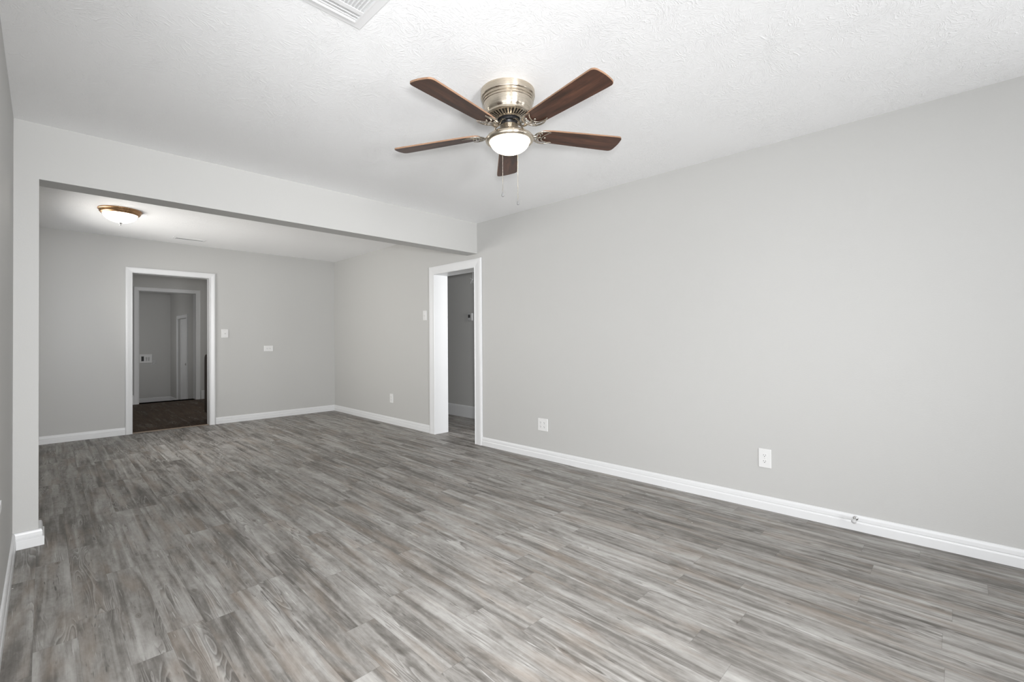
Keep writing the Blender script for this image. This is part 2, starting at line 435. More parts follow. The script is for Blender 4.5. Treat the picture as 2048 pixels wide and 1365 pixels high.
# beam and stub post between the two rooms
bm = bmesh.new()
XP = -.0177
prism(bm, [(XL, fym(XL)), (XP, fym(XP)), (XP, fym(XP)+T), (XL, fym(XL)+T)], 0, ZT)
struct('wall_divider', bm, WALL)
bm = bmesh.new()
zb = lambda x, y: 2.0749 - .0078*(3.3083-x)/3.326
prism(bm, [(XP, fym(XP)), (3.3083, fym(3.3083)), (3.309, fym(3.3083)+T), (XP, fym(XP)+T)], zb, ZT)
struct('trim_1', bm, WALL)
# dining back wall with doorway
D2a, D2b, D2t = .772, 1.583, 1.993
bm = bmesh.new()
for x0, x1, z0 in ((XL-.4, D2a-.015, 0), (D2b+.015, 3.50, 0), (D2a-.015, D2b+.015, D2t+.015)):
    prism(bm, [(x0, fyb(x0)), (x1, fyb(x1)), (x1, 7.43), (x0, 7.43)], z0, ZT)
struct('wall_back', bm, WALL)
# hall
bm = bmesh.new(); box(bm, 4.34, 4.45, 2.3, 7.5, 0, ZT); struct('wall_hall', bm, WALL)
bm = bmesh.new(); box(bm, 3.48, 4.34, 7.2, 7.35, 0, ZT); struct('wall_hall_end', bm, WALL)
bm = bmesh.new(); wall_y(bm, 2.38, 2.48, 3.48, 4.34, 0, ZT, [(3.6, 4.2, .95, 2.0)]); struct('wall_hall_start', bm, WALL)  # opening added for the hall fill
# kitchen
K2a, K2b, K2t, KY = 1.222, 2.088, 2.07, 10.72
bm = bmesh.new(); wall_y(bm, KY, KY+.21, -.6, 3.55, -.45, ZT, [(K2a-.015, K2b+.015, 0, K2t+.015)])
struct('wall_kitchen_far', bm, WALL)
bm = bmesh.new(); box(bm, -.6, -.5, 7.42, 10.9, 0, ZT); struct('wall_kitchen_left', bm, WALL)
bm = bmesh.new(); wall_x(bm, 3.45, 3.55, 7.42, 10.9, 0, ZT, [(8.55, 9.45, 1.05, 1.95)]); struct('wall_kitchen_right', bm, WALL)  # unseen opening put in to admit the kitchen fill
# laundry, one step down
LX, LY = 2.10, 13.33
bm = bmesh.new(); box(bm, .1, LX+.15, LY, LY+.12, -.35, 2.36); struct('wall_laundry_back', bm, WALL)
LD = (11.55, 12.47, 1.635)
bm = bmesh.new(); wall_x(bm, LX, LX+.12, KY+.21, LY, -.35, 2.36, [(LD[0], LD[1], -.35, LD[2])])
struct('wall_laundry_right', bm, WALL)
bm = bmesh.new(); wall_x(bm, .2, .3, KY+.21, LY, -.35, 2.36, [(11.8, 12.4, .9, 1.5)]); struct('wall_laundry_left', bm, WALL)  # hole made for the added laundry light

# baseboards
def bb(name, path, **kw):
    bm = bmesh.new(); sweep(bm, path, base_prof(**kw)); return struct(name, bm, TRIM, bevel=0)
C1a, C1b, C1t = 3.690, 4.640, 2.024      # outer casing, right doorway

C2a, C2b = .704, 1.655                   # outer casing, back doorway
bb('baseboard_right', [(fxr(C1a), C1a), (fxr(YR), YR)])
bb('baseboard_rear', [(fxr(YR), YR), (XL, YR)])
bb('baseboard_left', [(XL, YR), (XL, fym(XL))])
bb('baseboard_stub', [(XL, fym(XL)), (XP, fym(XP)), (XP, fym(XP)+T)], lo=.024, up=.016)
bb('baseboard_dining_left', [(XP, fym(XP)+T), (XL, fym(XL)+T), (XL, fyb(XL))])
bb('baseboard_back_left', [(XL, fyb(XL)), (C2a, fyb(C2a))])
bb('baseboard_back_right', [(C2b, fyb(C2b)), (3.3215, fyb(3.3215))])
bb('baseboard_dining_right', [(3.3215, fyb(3.3215)), (fxr(C1b), C1b)])
bb('baseboard_hall', [(4.34, 7.2), (4.34, 2.48)], h=.17, step=.15, up=.012)
bb('baseboard_kitchen', [(2.18, KY), (3.45, KY)], h=.17, step=.15, up=.012)
bb('baseboard_kitchen_left', [(-.5, 7.43), (-.5, KY), (1.15, KY)], h=.17, step=.15, up=.012)
def low(path):
    bm = bmesh.new(); vs0 = sweep(bm, path, base_prof(h=.15, step=.13, up=.012))
    bmesh.ops.translate(bm, verts=bm.verts, vec=(0, 0, -.30)); return struct('baseboard_laundry', bm, TRIM)
low([(.3, LY), (LX, LY), (LX, LD[1]+.08)]); low([(LX, LD[0]-.08), (LX, KY+.21)])

# door casings and jamb liners
def casing(name, s0, s1, top, bot, w, t, mapf, wt=None):
    wt = wt or w
    bead = .008
    def prof(w):
        return [(0, 0), (0, t*.75), (.003, t*.95), (bead, t*.95), (bead+.003, t*.72), (w*.35, t*.80), (w*.72, t), (w-.010, t), (w-.003, t*.85), (w, t*.5), (w, 0)]
    bm = bmesh.new()
    P = [(s0, bot, -1, 0, w), (s0, top, -1, 1, w), (s1, top, 1, 1, w), (s1, bot, 1, 0, w)]
    rows = []
    for (s, z, ds, dz, ww) in P:
        rows.append([bm.verts.new(mapf(s+ds*o, z+dz*(o*wt/w), d)) for o, d in prof(ww)])
    for A, B in zip(rows, rows[1:]):
        m = len(A)
        for k in range(m): bm.faces.new((A[k], A[(k+1) % m], B[(k+1) % m], B[k]))
    bm.faces.new(rows[0]); bm.faces.new(rows[-1][::-1])
    return struct(name, bm, TRIM)
def liner(name, s0, s1, top, bot, d0, d1, mapf, th=.015):
    bm = bmesh.new()
    def bx(a0, a1, z0, z1):
        v = [bm.verts.new(mapf(s, z, d)) for d in (d0, d1) for s, z in ((a0, z0), (a1, z0), (a1, z1), (a0, z1))]
        for q in ((0, 1, 2, 3), (4, 5, 6, 7), (0, 1, 5, 4), (1, 2, 6, 5), (2, 3, 7, 6), (3, 0, 4, 7)): bm.faces.new([v[k] for k in q])
    bx(s0-th, s0, bot, top); bx(s1, s1+th, bot, top); bx(s0-th, s1+th, top, top+th)
    return struct(name, bm, TRIM)
mr = lambda s, z, d: (fxr(s)-d, s, z)
casing('trim_2', D1a, D1b, D1t, 0, D1a-C1a, .022, mr, wt=C1t-D1t)
liner('door_1', D1a, D1b, D1t, 0, 0, -.185, mr)
mb = lambda s, z, d: (s, fyb(s)-d, z)
casing('trim_3', D2a, D2b, D2t, 0, .068, .018, mb, wt=.072)
liner('door_2', D2a, D2b, D2t, 0, 0, -.13, mb)
mk = lambda s, z, d: (s, KY-d, z)
casing('trim_4', K2a, K2b, K2t, 0, .075, .018, mk)
liner('door_3', K2a, K2b, K2t, 0, 0, -.21, mk)
ml = lambda s, z, d: (LX-d, s, z)
casing('trim_5', LD[0], LD[1], LD[2], -.30, .075, .018, ml)
# laundry door slab, recessed, with raised stiles
dr = bmesh.new(); y0, y1 = LD[0]+.003, LD[1]-.003
box(dr, LX+.05, LX+.085, y0, y1, -.295, LD[2]-.003)
for (p_, q_, z0, z1) in ((y0, y0+.11, -.295, LD[2]-.003), (y1-.11, y1, -.295, LD[2]-.003), (y0+.11, y1-.11, -.295, -.1), (y0+.11, y1-.11, .55, .70), (y0+.11, y1-.11, LD[2]-.13, LD[2]-.003)):
    box(dr, LX+.042, LX+.0499, p_, q_, z0, z1)
door4 = struct('door_4', dr, TRIM)
kb_ = bmesh.new()
M_ = Matrix.Translation((LX+.042, LD[0]+.07, .66)) @ Matrix.Rotation(-PI/2, 4, 'Y')
lathe(kb_, [(0, 0), (.03, 0), (.03, .006), (.012, .010), (.011, .03), (.026, .04), (.028, .055), (.018, .066), (0, .068)], 24, M_)
kn = obj('door_knob', kb_, GREYPLASTIC, door4, smooth=True)
# tan strip in the back doorway
bm = bmesh.new(); prism(bm, [(D2a, 7.352), (D2b, 7.342), (D2b, 7.380), (D2a, 7.390)], 0, .006)
struct('trim_6', bm, STRIP, bevel=.002)

# windows: only the near-left sill shows; the rest are added for light
def window(n, axis, h, pos, inward):
    s0, s1, z0, z1 = h
    def bxx(bm, a0, a1, d0, d1, c0, c1):
        p0, p1 = sorted((pos+inward*d0, pos+inward*d1))
        if axis == 'x': box(bm, p0, p1, a0, a1, c0, c1)
        else: box(bm, a0, a1, p0, p1, c0, c1)
    fr = bmesh.new()
    bxx(fr, s0, s0+.04, -.13, -.05, z0, z1); bxx(fr, s1-.04, s1, -.13, -.05, z0, z1)
    bxx(fr, s0+.04, s1-.04, -.13, -.05, z0, z0+.04); bxx(fr, s0+.04, s1-.04, -.13, -.05, z1-.04, z1)
    zm = (z0+z1)/2; bxx(fr, s0+.04, s1-.04, -.11, -.06, zm-.02, zm+.02)
    w = struct('window_%d' % n, fr, EXTER)
    ca = bmesh.new()
    bxx(ca, s0-.07, s0, 0, .016, z0-.02, z1); bxx(ca, s1, s1+.07, 0, .016, z0-.02, z1); bxx(ca, s0-.07, s1+.07, 0, .016, z1, z1+.07)
    struct('window_casing', ca, TRIM, w)
    st = bmesh.new(); bxx(st, s0-.09, s1+.09, 0, .045, z0-.042, z0-.02); bxx(st, s0, s1, -.05, 0, z0-.02, z0-.001)
    struct('window_sill', st, TRIM, w)
    gp = bmesh.new(); bxx(gp, s0+.04, s1-.04, -.088, -.084, z0+.04, zm-.02); bxx(gp, s0+.04, s1-.04, -.088, -.084, zm+.02, z1-.04)
    struct('window_pane', gp, GLASS, w)
window(1, 'x', WL1, XL, 1); window(2, 'x', WL2, XL, 1)
window(5, 'x', WL3, XL, 1); window(6, 'x', WR0, fxr(-1.55)+.005, -1)
window(3, 'y', WR1, YR, 1); window(4, 'y', WR2, YR, 1)

# ================================================================== CEILING FAN
FC = Vector((1.6537, 1.638, hc(1.6537, 1.638)))
fan = thing('ceiling_fan', 'five-blade walnut and brushed nickel hugger ceiling fan with lit glass bowl', 'ceiling fan', FC)
nrm = Vector((-.041, .011, 1)).normalized()
TILT = Vector((0, 0, 1)).rotation_difference(nrm).to_matrix().to_4x4()
def fobj(name, bm, m, parent=fan, smooth=False, **kw):
    bmesh.ops.transform(bm, matrix=TILT, verts=bm.verts)
    return obj(name, bm, m, parent, smooth=smooth, **kw)
def auto(o, ang=35):
    for p in o.data.polygons: p.use_smooth = True
    o.data.set_sharp_from_angle(angle=math.radians(ang)); return o
bm = bmesh.new()
lathe(bm, [(0, .012), (.137, .012), (.1375, -.028), (.1365, -.031), (.1300, -.034), (.1295, -.038), (.1315, -.040), (.1315, -.045), (.1275, -.047), (.1275, -.051),
           (.1285, -.053), (.1285, -.057), (.1250, -.059), (.1245, -.064), (.1195, -.095), (.1150, -.106), (.1125, -.1085), (.1120, -.112), (.1135, -.1135), (.1135, -.119), (.1105, -.1215), (.105, -.1205), (.1045, -.112), (0, -.112)], 96)
auto(fobj('motor_housing', bm, NICKEL), 50)
# louvred vent ring below the housing
bm = bmesh.new(); NS = 34
inner, outer = (.058, -.137), (.104, -.119)
lathe(bm, [(outer[0], outer[1]), (.097, -.1225), (.096, -.119)], 96)
lathe(bm, [(.066, -.1335), (.058, -.138), (.0565, -.136), (.0645, -.130)], 96)
for k in range(NS):
    Mk = Matrix.Rotation(2*PI*k/NS, 4, 'Z'); w0, w1 = .0032, .0048
    P_ = [(.064, -w0, -.1345), (.064, w0, -.1345), (.099, w1, -.1215), (.099, -w1, -.1215)]
    lo = [bm.verts.new(Mk @ Vector(p)) for p in P_]; hi = [bm.verts.new(Mk @ Vector((p[0], p[1], p[2]+.004))) for p in P_]
    bm.faces.new(lo); bm.faces.new(hi[::-1])
    for i in range(4): bm.faces.new((lo[i], lo[(i+1) % 4], hi[(i+1) % 4], hi[i]))
auto(fobj('vent_ring', bm, NICKEL2))
bm = bmesh.new()
lathe(bm, [(0, -.113), (.1035, -.1135), (.1035, -.1155), (.052, -.128), (.052, -.146), (.049, -.150), (.036, -.151), (.033, -.156), (.032, -.176), (0, -.176)], 64)
auto(fobj('motor_hub', bm, BLACK))
bm = bmesh.new()
lathe(bm, [(0, -.168), (.044, -.168), (.0465, -.171), (.0465, -.197), (.050, -.2005), (.070, -.205), (.094, -.213), (.114, -.225), (.1235, -.2365), (.1240, -.242), (.1215, -.249), (.115, -.2535), (.106, -.2545), (.1015, -.252), (.100, -.247), (.098, -.240), (0, -.236)], 96)
ring = auto(fobj('light_fitter', bm, NICKEL), 50)
bm = bmesh.new(); Mx = Matrix.Rotation(math.radians(-141), 4, 'Z') @ Matrix.Translation((.0462, 0, -.186)) @ Matrix.Rotation(PI/2, 4, 'Y')
lathe(bm, [(0, .0), (.0035, .0), (.0035, .002), (.0025, .0032), (0, .0035)], 12, Mx); fobj('screw', bm, NICKEL2, ring, smooth=True)
bm = bmesh.new()
pr = [(.0995, -.243), (.1000, -.248)] + [(.1*math.cos(t), -.250-.060*math.sin(t)) for t in [PI/2*k/14 for k in range(1, 14)]] + [(0, -.310)]
lathe(bm, pr, 64); fobj('glass_bowl', bm, BOWL, smooth=True)
# blades and cast brackets
def blade_outline():
    R1, r0 = .629, .158
    pts = []
    def w(r): return .048 + (.0655-.048)*min(1, max(0, (r-.17)/.42))**.8
    top = []
    # rounded root
    for k in range(9):
        t = PI/2*k/8; top.append((r0+.030*(1-math.cos(t))-.0, (w(.19)-.004)*math.sin(t)**.8 if k else 0))
    for k in range(1, 14):
        r_ = .19 + (R1-.034-.19)*k/13; top.append((r_, w(r_)))
    cr = .024
    for k in range(0, 8):
        t = math.radians(82)*k/7; top.append((R1-cr+.004+cr*math.sin(t), w(R1)-cr*(1-math.cos(t))))
    top.append((R1+.0070, .022)); top.append((R1+.0085, 0))
    return top
BO = blade_outline()
BT = .0032
def make_blade(M):
    bm = bmesh.new(); poly = BO + [(x, -y) for x, y in BO[-2:0:-1]]
    lo = [bm.verts.new((x, y, -BT)) for x, y in poly]; hi = [bm.verts.new((x, y, BT)) for x, y in poly]
    lo2 = [bm.verts.new((.39+(x-.39)*(1-.0012/ .23), y*(1-.0012/.06), -BT-.0008)) for x, y in poly]
    f = bm.faces.new(lo2[::-1]); f.material_index = 0
    f = bm.faces.new(hi); f.material_index = 0
    n = len(poly)
    for i in range(n):
        bm.faces.new((lo[i], lo[(i+1) % n], hi[(i+1) % n], hi[i])).material_index = 1
        bm.faces.new((lo2[i], lo2[(i+1) % n], lo[(i+1) % n], lo[i])).material_index = 1
    return bm
PITCHB = math.radians(-10.3)
for k in range(5):
    A = Matrix.Rotation(math.radians(-169.9+72*k), 4, 'Z')
    # blade: own object space along local x so that the grain follows it
    bmB = make_blade(None)
    o = obj('blade', bmB, [BLADE, BLADE_EDGE], fan)
    o.matrix_local = TILT @ A @ Matrix.Translation((0, 0, -.202)) @ Matrix.Rotation(PITCHB, 4, 'X')
    bm = bmesh.new(); zb_ = -.0085
    P1 = Matrix.Translation((0, 0, -.202)) @ Matrix.Rotation(PITCHB, 4, 'X')
    def on(x, y, z=0): return P1 @ Vector((x, y, zb_+z))
    # curved arm from the flywheel down and out to the blade root
    arm = smooth_pts([(.040, 0, -.151), (.062, 0, -.158), (.078, 0, -.176), (.095, 0, -.200), (.118, 0, -.213), on(.148, 0)], 5)
    n_ = len(arm); tube(bm, arm, [.0115-.0045*math.sin(PI*i/(n_-1)) for i in range(n_)], 10, .45, up=Vector((0, 1, 0)).cross(Vector((1, 0, .001))))
    # horns hugging the root, scroll between them
    def cresc(pts, r, fl=.55):
        q = smooth_pts([on(*p) for p in pts], 6); m_ = len(q)
        tube(bm, q, [max(.0008, r*(math.sin(PI*min(1, .18+.82*i/(m_-1))))**.7) for i in range(m_)], 8, fl)
    cresc([(.135, .006), (.150, .034), (.178, .049), (.212, .050), (.248, .036)], .0062)
    cresc([(.135, -.006), (.146, -.030), (.166, -.045), (.190, -.050), (.214, -.047)], .0058)
    cresc([(.248, .036), (.216, .037), (.190, .028), (.178, .010), (.184, -.012), (.196, -.030), (.214, -.047)], .0048)
    cresc([(.140, .000), (.158, .014), (.168, .004), (.182, -.004)], .0042)
    cresc([(.150, .034), (.160, .020), (.158, .006), (.148, -.004)], .0038)
    cresc([(.146, -.030), (.160, -.022), (.166, -.010), (.160, .002)], .0038)
    for (sx, sy) in ((.168, .030), (.168, -.028), (.196, .004)):
        lathe(bm, [(0, .004), (.006, .004), (.006, .000), (.004, -.0025), (0, -.003)], 12, Matrix.Translation(on(sx, sy)))
    bmesh.ops.transform(bm, matrix=A, verts=bm.verts)
    fobj('blade_bracket', bm, NICKEL2, smooth=True)
tow = Vector((-.711, -.703, 0)); rgt = Vector((.70, -.714, 0)); axis_b = nrm*-.25
for off, zt, zbot in ((tow*.103+rgt*-.036, -.249, 1.838-FC.z), (tow*-.103+rgt*.0415, -.249, 1.858-FC.z)):
    base = Vector((axis_b.x, axis_b.y, 0)) + off
    bm = bmesh.new(); L = zt-(zbot+.018); nb = int(L/.0042)
    tube(bm, [base+Vector((0, 0, zt+.006)), base+Vector((0, 0, zbot+.018))], .0007, 6)
    for i in range(nb):
        lathe(bm, [(0, .0016), (.0014, .0008), (.0014, -.0008), (0, -.0016)], 6, Matrix.Translation(base+Vector((0, 0, zt-.0042*i))))
    ch = obj('pull_chain', bm, NICKEL2, fan, smooth=True)
    bm = bmesh.new()
    lathe(bm, [(0, .022), (.0025, .022), (.0045, .014), (.0062, .004), (.0055, -.002), (.002, -.0045), (0, -.005)], 16, Matrix.Translation(base+Vector((0, 0, zbot))))
    obj('pull_knob', bm, KNOB, ch, smooth=True)

# ================================================================== DINING LIGHT
dx, dy = .524, 5.85; dz = hd(dx, dy)
dl = thing('ceiling_light', 'lit flush-mount bronze ceiling light with frosted glass dome in the dining area', 'ceiling light', (dx, dy, dz))
bm = bmesh.new()
Z_ = .787
lathe(bm, [(r_*Z_, z_) for r_, z_ in [(0, .002), (.212, .002), (.2145, -.004), (.213, -.010), (.207, -.013), (.203, -.017), (.199, -.030), (.190, -.040), (.181, -.045), (.174, -.047), (.168, -.044), (.166, -.036), (0, -.03)]], 96)
auto(obj('pan', bm, BRONZE, dl), 45)
bm = bmesh.new()
lathe(bm, [(.168*Z_, -.038)]+[(.168*Z_*math.cos(t), -.042-.080*math.sin(t)) for t in [PI/2*k/16 for k in range(0, 16)]]+[(0, -.122)], 64)
obj('glass_dome', bm, DOME, dl, smooth=True)
bm = bmesh.new()
lathe(bm, [(0, -.120), (.017, -.122), (.019, -.127), (.011, -.131), (.006, -.134), (.0085, -.140), (.006, -.147), (0, -.149)], 24)
obj('finial', bm, CHROME, dl, smooth=True)

# ================================================================== VENTS
def register(name, label, x0, x1, y0, y1, zf, mode):
    cx, cy = (x0+x1)/2, (y0+y1)/2; z = zf(cx, cy)
    t = thing(name, label, 'vent', (cx, cy, z))
    hx, hy = (x1-x0)/2, (y1-y0)/2
    if mode == 'big': mx, my = .040, .036
    else: mx, my = .026, .024
    bm = bmesh.new()      # stamped frame: flat flange with a raised inner rim
    def ring_(prof):
        rows = []
        for (ox, oy, zz) in prof: rows.append([bm.verts.new((sx*(hx-ox), sy*(hy-oy), zz)) for sx, sy in ((-1, -1), (1, -1), (1, 1), (-1, 1))])
        for A_, B_ in zip(rows, rows[1:]):
            for i in range(4): bm.faces.new((A_[i], A_[(i+1) % 4], B_[(i+1) % 4], B_[i]))
    ring_([(0, 0, .004), (0, 0, -.0015), (.003, .003, -.0032), (mx-.010, my-.010, -.0032), (mx-.006, my-.006, -.0085), (mx, my, -.0085), (mx, my, .004)])
    obj('frame', bm, VENTW, t)
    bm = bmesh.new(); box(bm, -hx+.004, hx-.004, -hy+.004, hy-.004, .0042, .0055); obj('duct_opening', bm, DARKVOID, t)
    ix, iy = hx-mx, hy-my
    SM = VENTW if mode == 'big' else VENTSHADE
    def slat(ax, c, a0, a1, tilt, wd, zc=-.004):
        bm = bmesh.new(); th = .0007
        dxy, dz_ = wd/2*math.cos(tilt), wd/2*math.sin(tilt)
        P = [(-dxy, -dz_), (dxy, dz_)]
        nrm2 = (-math.sin(tilt)*th, math.cos(tilt)*th)
        q = [(P[0][0]-nrm2[0], P[0][1]-nrm2[1]), (P[1][0]-nrm2[0], P[1][1]-nrm2[1]), (P[1][0]+nrm2[0], P[1][1]+nrm2[1]), (P[0][0]+nrm2[0], P[0][1]+nrm2[1])]
        A_ = []; B_ = []
        for u_, z_ in q:
            if ax == 'y': A_.append(bm.verts.new((c+u_, a0, zc+z_))); B_.append(bm.verts.new((c+u_, a1, zc+z_)))
            else: A_.append(bm.verts.new((a0, c+u_, zc+z_))); B_.append(bm.verts.new((a1, c+u_, zc+z_)))
        bm.faces.new(A_); bm.faces.new(B_[::-1])
        for i in range(4): bm.faces.new((A_[i], A_[(i+1) % 4], B_[(i+1) % 4], B_[i]))
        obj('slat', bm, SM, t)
    if mode == 'big':
        yb1 = iy-.066; yb0 = -iy+.066
        for c in (iy-.008, iy-.024, iy-.040): slat('x', c, -ix, ix, math.radians(22), .0185)
        for c in (-iy+.008, -iy+.024, -iy+.040): slat('x', c, -ix, ix, math.radians(-22), .0185)
        bm = bmesh.new(); box(bm, -ix, ix, yb1-.004, yb1+.014, -.0095, -.007); obj('divider', bm, VENTW, t)
        bm = bmesh.new(); box(bm, -ix, ix, yb0-.014, yb0+.004, -.0095, -.007); obj('divider', bm, VENTW, t)
        c = ix-.008
        while c > -ix: slat('y', c, yb0, yb1, math.radians(28 if c > 0 else -28), .0135); c -= .0130
    else:
        c = -iy+.007
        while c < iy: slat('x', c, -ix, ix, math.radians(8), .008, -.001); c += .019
    return t
register('air_register', 'large square white ceiling vent with louvres cut off by the top edge', .500, .888, 1.335, 1.712, hc, 'big')
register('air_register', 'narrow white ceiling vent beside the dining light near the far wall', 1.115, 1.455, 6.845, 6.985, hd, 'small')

# ================================================================== PLATES ON THE WALLS
def frame_mat(loc, rot): return Matrix.Translation(loc) @ rot
def wall_M(kind, s, z, d=0):
    """local x = along wall (to the viewer's right), y = up, z = out of the wall"""
    if kind == 'R': o = Vector((fxr(s)-d, s, z)); xx, zz = Vector((0, -1, 0)), Vector((-1, 0, 0))
    elif kind == 'B': o = Vector((s, fyb(s)-d, z)); xx, zz = Vector((1, 0, 0)), Vector((0, -1, 0))
    elif kind == 'L': o = Vector((XL+d, s, z)); xx, zz = Vector((0, 1, 0)), Vector((1, 0, 0))
    elif kind == 'H': o = Vector((4.34-d, s, z)); xx, zz = Vector((0, -1, 0)), Vector((-1, 0, 0))
    elif kind == 'N': o = Vector((s, LY-d, z)); xx, zz = Vector((1, 0, 0)), Vector((0, -1, 0))
    yy = Vector((0, 0, 1)); M = Matrix.Identity(4)
    for i, v in enumerate((xx, yy, zz)): M[0][i], M[1][i], M[2][i] = v
    M.translation = o; return M
def thingM(name, label, cat, M):
    t = thing(name, label, cat); t.matrix_world = M; return t
def rbox(bm, w, h, d0, d1, cx=0, cy=0, inset=0, rad=0, mi=0):
    """box facing +z, top face inset (bevelled edge)"""
    def rr(w_, h_):
        if rad <= 0: return [(cx-w_/2, cy-h_/2), (cx+w_/2, cy-h_/2), (cx+w_/2, cy+h_/2), (cx-w_/2, cy+h_/2)]
        out = []
        for (sx, sy, a0) in ((1, -1, -90), (1, 1, 0), (-1, 1, 90), (-1, -1, 180)):
            for k in range(5):
                t_ = math.radians(a0+90*k/4); out.append((cx+sx*(w_/2-rad)+rad*math.cos(t_), cy+sy*(h_/2-rad)+rad*math.sin(t_)))
        return out
    A_ = [bm.verts.new((x, y, d0)) for x, y in rr(w, h)]
    B_ = [bm.verts.new((x, y, d1-inset)) for x, y in rr(w, h)]
    rows = [A_, B_]
    if inset: rows.append([bm.verts.new((x, y, d1)) for x, y in rr(w-2*inset, h-2*inset)])
    n = len(A_)
    for P_, Q_ in zip(rows, rows[1:]):
        for i in range(n): bm.faces.new((P_[i], P_[(i+1) % n], Q_[(i+1) % n], Q_[i])).material_index = mi
    bm.faces.new(rows[0][::-1]).material_index = mi; bm.faces.new(rows[-1]).material_index = mi
def receptacle(parent, cx, cy, horiz=False, D=.0065):
    bm = bmesh.new()
    # rounded-sided socket face
    n = 28; pts = []
    for k in range(n):
        t_ = 2*PI*k/n; x, y = .0172*math.cos(t_), .0172*math.sin(t_); y = max(-.0142, min(.0142, y)); pts.append((x, y))
    rot = (lambda x, y: (y, x)) if horiz else (lambda x, y: (x, y))
    A_ = []; B_ = []
    for x, y in pts:
        x, y = rot(x, y); A_.append(bm.verts.new((cx+x, cy+y, D-.003))); B_.append(bm.verts.new((cx+x*.97, cy+y*.97, D+.0012)))
    for i in range(n): bm.faces.new((A_[i], A_[(i+1) % n], B_[(i+1) % n], B_[i]))
    bm.faces.new(A_[::-1]); bm.faces.new(B_)
    s = obj('socket', bm, PLASTIC, parent)
    bm = bmesh.new()
    for (px, py, w_, h_) in ((-.0063, .003, .0022, .0075), (.0063, .003, .0022, .0065)):
        x, y = rot(px, py); w2, h2 = (h_, w_) if horiz else (w_, h_)
        rbox(bm, w2, h2, D, D+.0016, cx+x, cy+y)
    x, y = rot(0, -.0066); lathe(bm, [(0, 0), (.0026, 0), (.0026, .0016), (0, .0016)], 14, Matrix.Translation((cx+x, cy+y, D)))
    obj('slot', bm, SLOT, s)
def screw(parent, cx, cy, D=.006):
    bm = bmesh.new(); lathe(bm, [(0, 0), (.003, 0), (.003, .0008), (.0018, .0014), (0, .0014)], 12, Matrix.Translation((cx, cy, D))); obj('screw', bm, GREYPLASTIC, parent)
def plate(parent, w, h, D=.0065, m=None):
    bm = bmesh.new(); rbox(bm, w, h, -.002, D, inset=.0022, rad=.004); return obj('plate', bm, m or PLASTIC, parent)
WP = 'wall outlet'
t = thingM('wall_outlet', 'white two-socket outlet low on the long right wall', WP, wall_M('R', .940, .339))
plate(t, .076, .124); receptacle(t, 0, .0195); receptacle(t, 0, -.0195); screw(t, 0, 0)
t = thingM('wall_outlet', 'square four-socket double outlet on the right wall near the hall doorway', WP, wall_M('R', 2.848, .3255))
plate(t, .120, .117)
for cx in (-.023, .023):
    receptacle(t, cx, .0195); receptacle(t, cx, -.0195); screw(t, cx, 0)
t = thingM('wall_outlet', 'white outlet low on the dining side wall left of the hall doorway', WP, wall_M('R', 5.539, .3475))
plate(t, .070, .120, .010); receptacle(t, 0, .0195, D=.010); receptacle(t, 0, -.0195, D=.010); screw(t, 0, 0, .0095)
t = thingM('wall_outlet', 'sideways white outlet at mid height on the far dining wall', WP, wall_M('B', 2.327, 1.0255))
plate(t, .122, .083); receptacle(t, -.0195, 0, True); receptacle(t, .0195, 0, True); screw(t, 0, 0)
def toggle(t, D=.0065):
    bm = bmesh.new(); rbox(bm, .010, .024, D-.001, D+.0008); obj('switch_collar', bm, GREYPLASTIC, t)
    bm = bmesh.new(); vs = bm.verts
    q = [(-.0035, -.004, D), (.0035, -.004, D), (.0035, .007, D), (-.0035, .007, D)]
    p = [(-.003, .006, D+.013), (.003, .006, D+.013), (.003, .012, D+.011), (-.003, .012, D+.011)]
    A_ = [bm.verts.new(v) for v in q]; B_ = [bm.verts.new(v) for v in p]
    for i in range(4): bm.faces.new((A_[i], A_[(i+1) % 4], B_[(i+1) % 4], B_[i]))
    bm.faces.new(A_); bm.faces.new(B_); obj('toggle', bm, PLASTIC, t)
t = thingM('light_switch', 'white toggle switch plate beside the kitchen doorway on the far wall', 'light switch', wall_M('B', 1.767, 1.245))
plate(t, .082, .118); toggle(t); screw(t, 0, .042); screw(t, 0, -.042)
t = thingM('light_switch', 'white switch plate on the dining side wall beside the hall doorway', 'light switch', wall_M('R', 4.744, 1.4395))
plate(t, .070, .120, .012); toggle(t, .012); screw(t, 0, .042, .0115); screw(t, 0, -.042, .0115)
# thermostat in the hall
t = thingM('thermostat', 'small thermostat with dark screen on the dim hall wall', 'thermostat', wall_M('H', 5.084, 1.465))
bm = bmesh.new(); rbox(bm, .092, .108, -.001, .022, inset=.003, rad=.006); obj('body', bm, GREYPLASTIC, t)
bm = bmesh.new(); rbox(bm, .044, .046, .0215, .0228, -.012, .012, rad=.002); obj('screen', bm, SLOT, t)
# loose wires high on the hall wall
M = wall_M('H', 5.035, 2.0)
bm = bmesh.new()
for P_ in ([(0, 0, -.003), (.004, .004, .012), (-.010, .018, .028), (-.026, .030, .030)], [(0, 0, -.003), (-.002, -.006, .014), (-.012, -.026, .022), (-.022, -.052, .018)],
           [(0, 0, -.003), (.006, -.008, .016), (.018, -.028, .022), (.024, -.048, .016)], [(0, 0, -.003), (.003, .02, .006), (.001, .06, .004), (-.001, .13, .003)]):
    tube(bm, smooth_pts(P_, 6), .0028, 8)
w_ = obj('wire_bundle', bm, TRIM); w_.matrix_world = M
tag(w_, 'loose white wires sticking out high on the dim hall wall', 'wires')
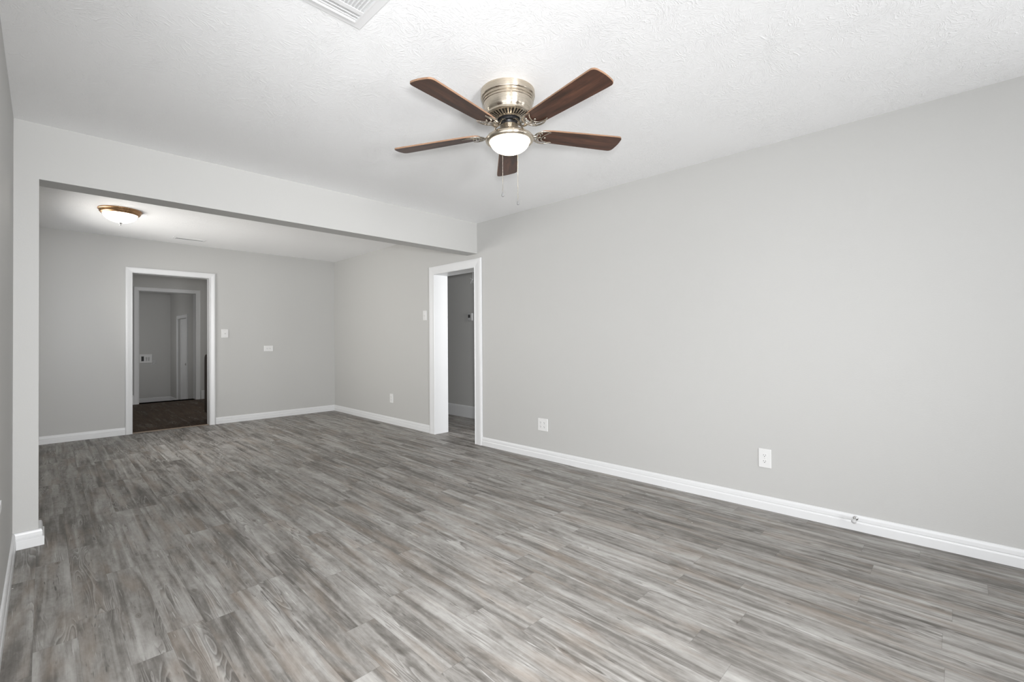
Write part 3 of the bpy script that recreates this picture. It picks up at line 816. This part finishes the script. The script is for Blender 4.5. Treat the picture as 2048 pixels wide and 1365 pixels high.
# washer box and dryer outlet in the laundry
t = thingM('washer_box', 'recessed white washer connection box on the laundry back wall', 'washer box', wall_M('N', 1.642, .752))
bm = bmesh.new()
for (w2, h2, cx, cy) in ((.222, .026, 0, .084), (.222, .026, 0, -.084), (.026, .142, -.098, 0), (.026, .142, .098, 0)): rbox(bm, w2, h2, 0, .010, cx, cy)
rbox(bm, .17, .142, -.001, .001, 0, 0)
obj('box_frame', bm, PLASTIC, t)
bm = bmesh.new(); rbox(bm, .045, .11, .001, .004, -.058, -.005); obj('drain_opening', bm, SLOT, t)
for cx in (.005, .048):
    bm = bmesh.new(); tube(bm, [(cx, -.055, .008), (cx, .01, .010), (cx, .018, .018)], .008, 10); rbox(bm, .032, .010, .012, .024, cx, .024)
    obj('valve', bm, GREYPLASTIC, t, smooth=False)
t = thingM('dryer_outlet', 'round grey dryer outlet beside the washer box', WP, wall_M('N', 1.787, .650))
bm = bmesh.new(); rbox(bm, .094, .118, -.001, .006, inset=.002, rad=.006); obj('plate', bm, GREYPLASTIC, t)
bm = bmesh.new(); lathe(bm, [(0, .004), (.032, .004), (.032, .014), (.028, .016), (.026, .010), (0, .010)], 32); obj('socket', bm, GREYPLASTIC, t)

# door stop on the right baseboard
sy, sz = .457, .072
M = wall_M('R', sy, sz, .010)
t = thingM('door_stop', 'small round metal door stop screwed to the right baseboard', 'door stop', M)
bm = bmesh.new(); lathe(bm, [(0, 0), (.013, 0), (.013, .002), (.010, .005), (.006, .007), (.005, .010), (.005, .052), (.008, .054), (0, .054)], 28); auto(obj('base', bm, CHROME, t))
bm = bmesh.new(); lathe(bm, [(0, .053), (.010, .053), (.0125, .057), (.0125, .064), (.010, .068), (0, .069)], 28); obj('rubber_tip', bm, GREYPLASTIC, t, smooth=True)

# kitchen base cabinet, its dark end just shows past the doorway
t = thing('base_cabinet', 'dark brown cabinet end just inside the kitchen doorway on the right', 'cabinet', (2.0, 7.70, 0))
t.location = (1.66, 7.45, 0)
bm = bmesh.new()
# side panel with a rounded top corner: outline in y-z
ol = [(.0, .10), (.51, .10), (.51, .875)] + [(.44+.07*math.cos(PI/2*k/6), .875+.07*math.sin(PI/2*k/6)) for k in range(1, 7)] + [(0, .945)]
A_ = [bm.verts.new((0, y, z)) for y, z in ol]; B_ = [bm.verts.new((.022, y, z)) for y, z in ol]
bm.faces.new(A_); bm.faces.new(B_[::-1])
for i in range(len(ol)): bm.faces.new((A_[i], A_[(i+1) % len(ol)], B_[(i+1) % len(ol)], B_[i]))
obj('end_panel', bm, CABW, t)
bm = bmesh.new(); box(bm, .0221, .9, .02, .49, .10, .88); obj('body', bm, CABW, t)
bm = bmesh.new(); box(bm, .02, .9, .04, .45, 0, .0999); obj('toe_kick', bm, CABW, t)
bm = bmesh.new(); box(bm, .0221, .9, .0, .51, .8801, .92); obj('countertop', bm, CABW, t)
for x0 in (.04, .47):
    bm = bmesh.new(); box(bm, x0, x0+.41, .4901, .508, .13, .86); d_ = obj('door', bm, CABW, t, bevel=.003)
    bm = bmesh.new(); lathe(bm, [(0, 0), (.006, 0), (.005, .012), (.012, .018), (.010, .024), (0, .025)], 16, Matrix.Translation((x0+.36, .508, .7)) @ Matrix.Rotation(-PI/2, 4, 'X')); obj('knob', bm, NICKEL2, d_)
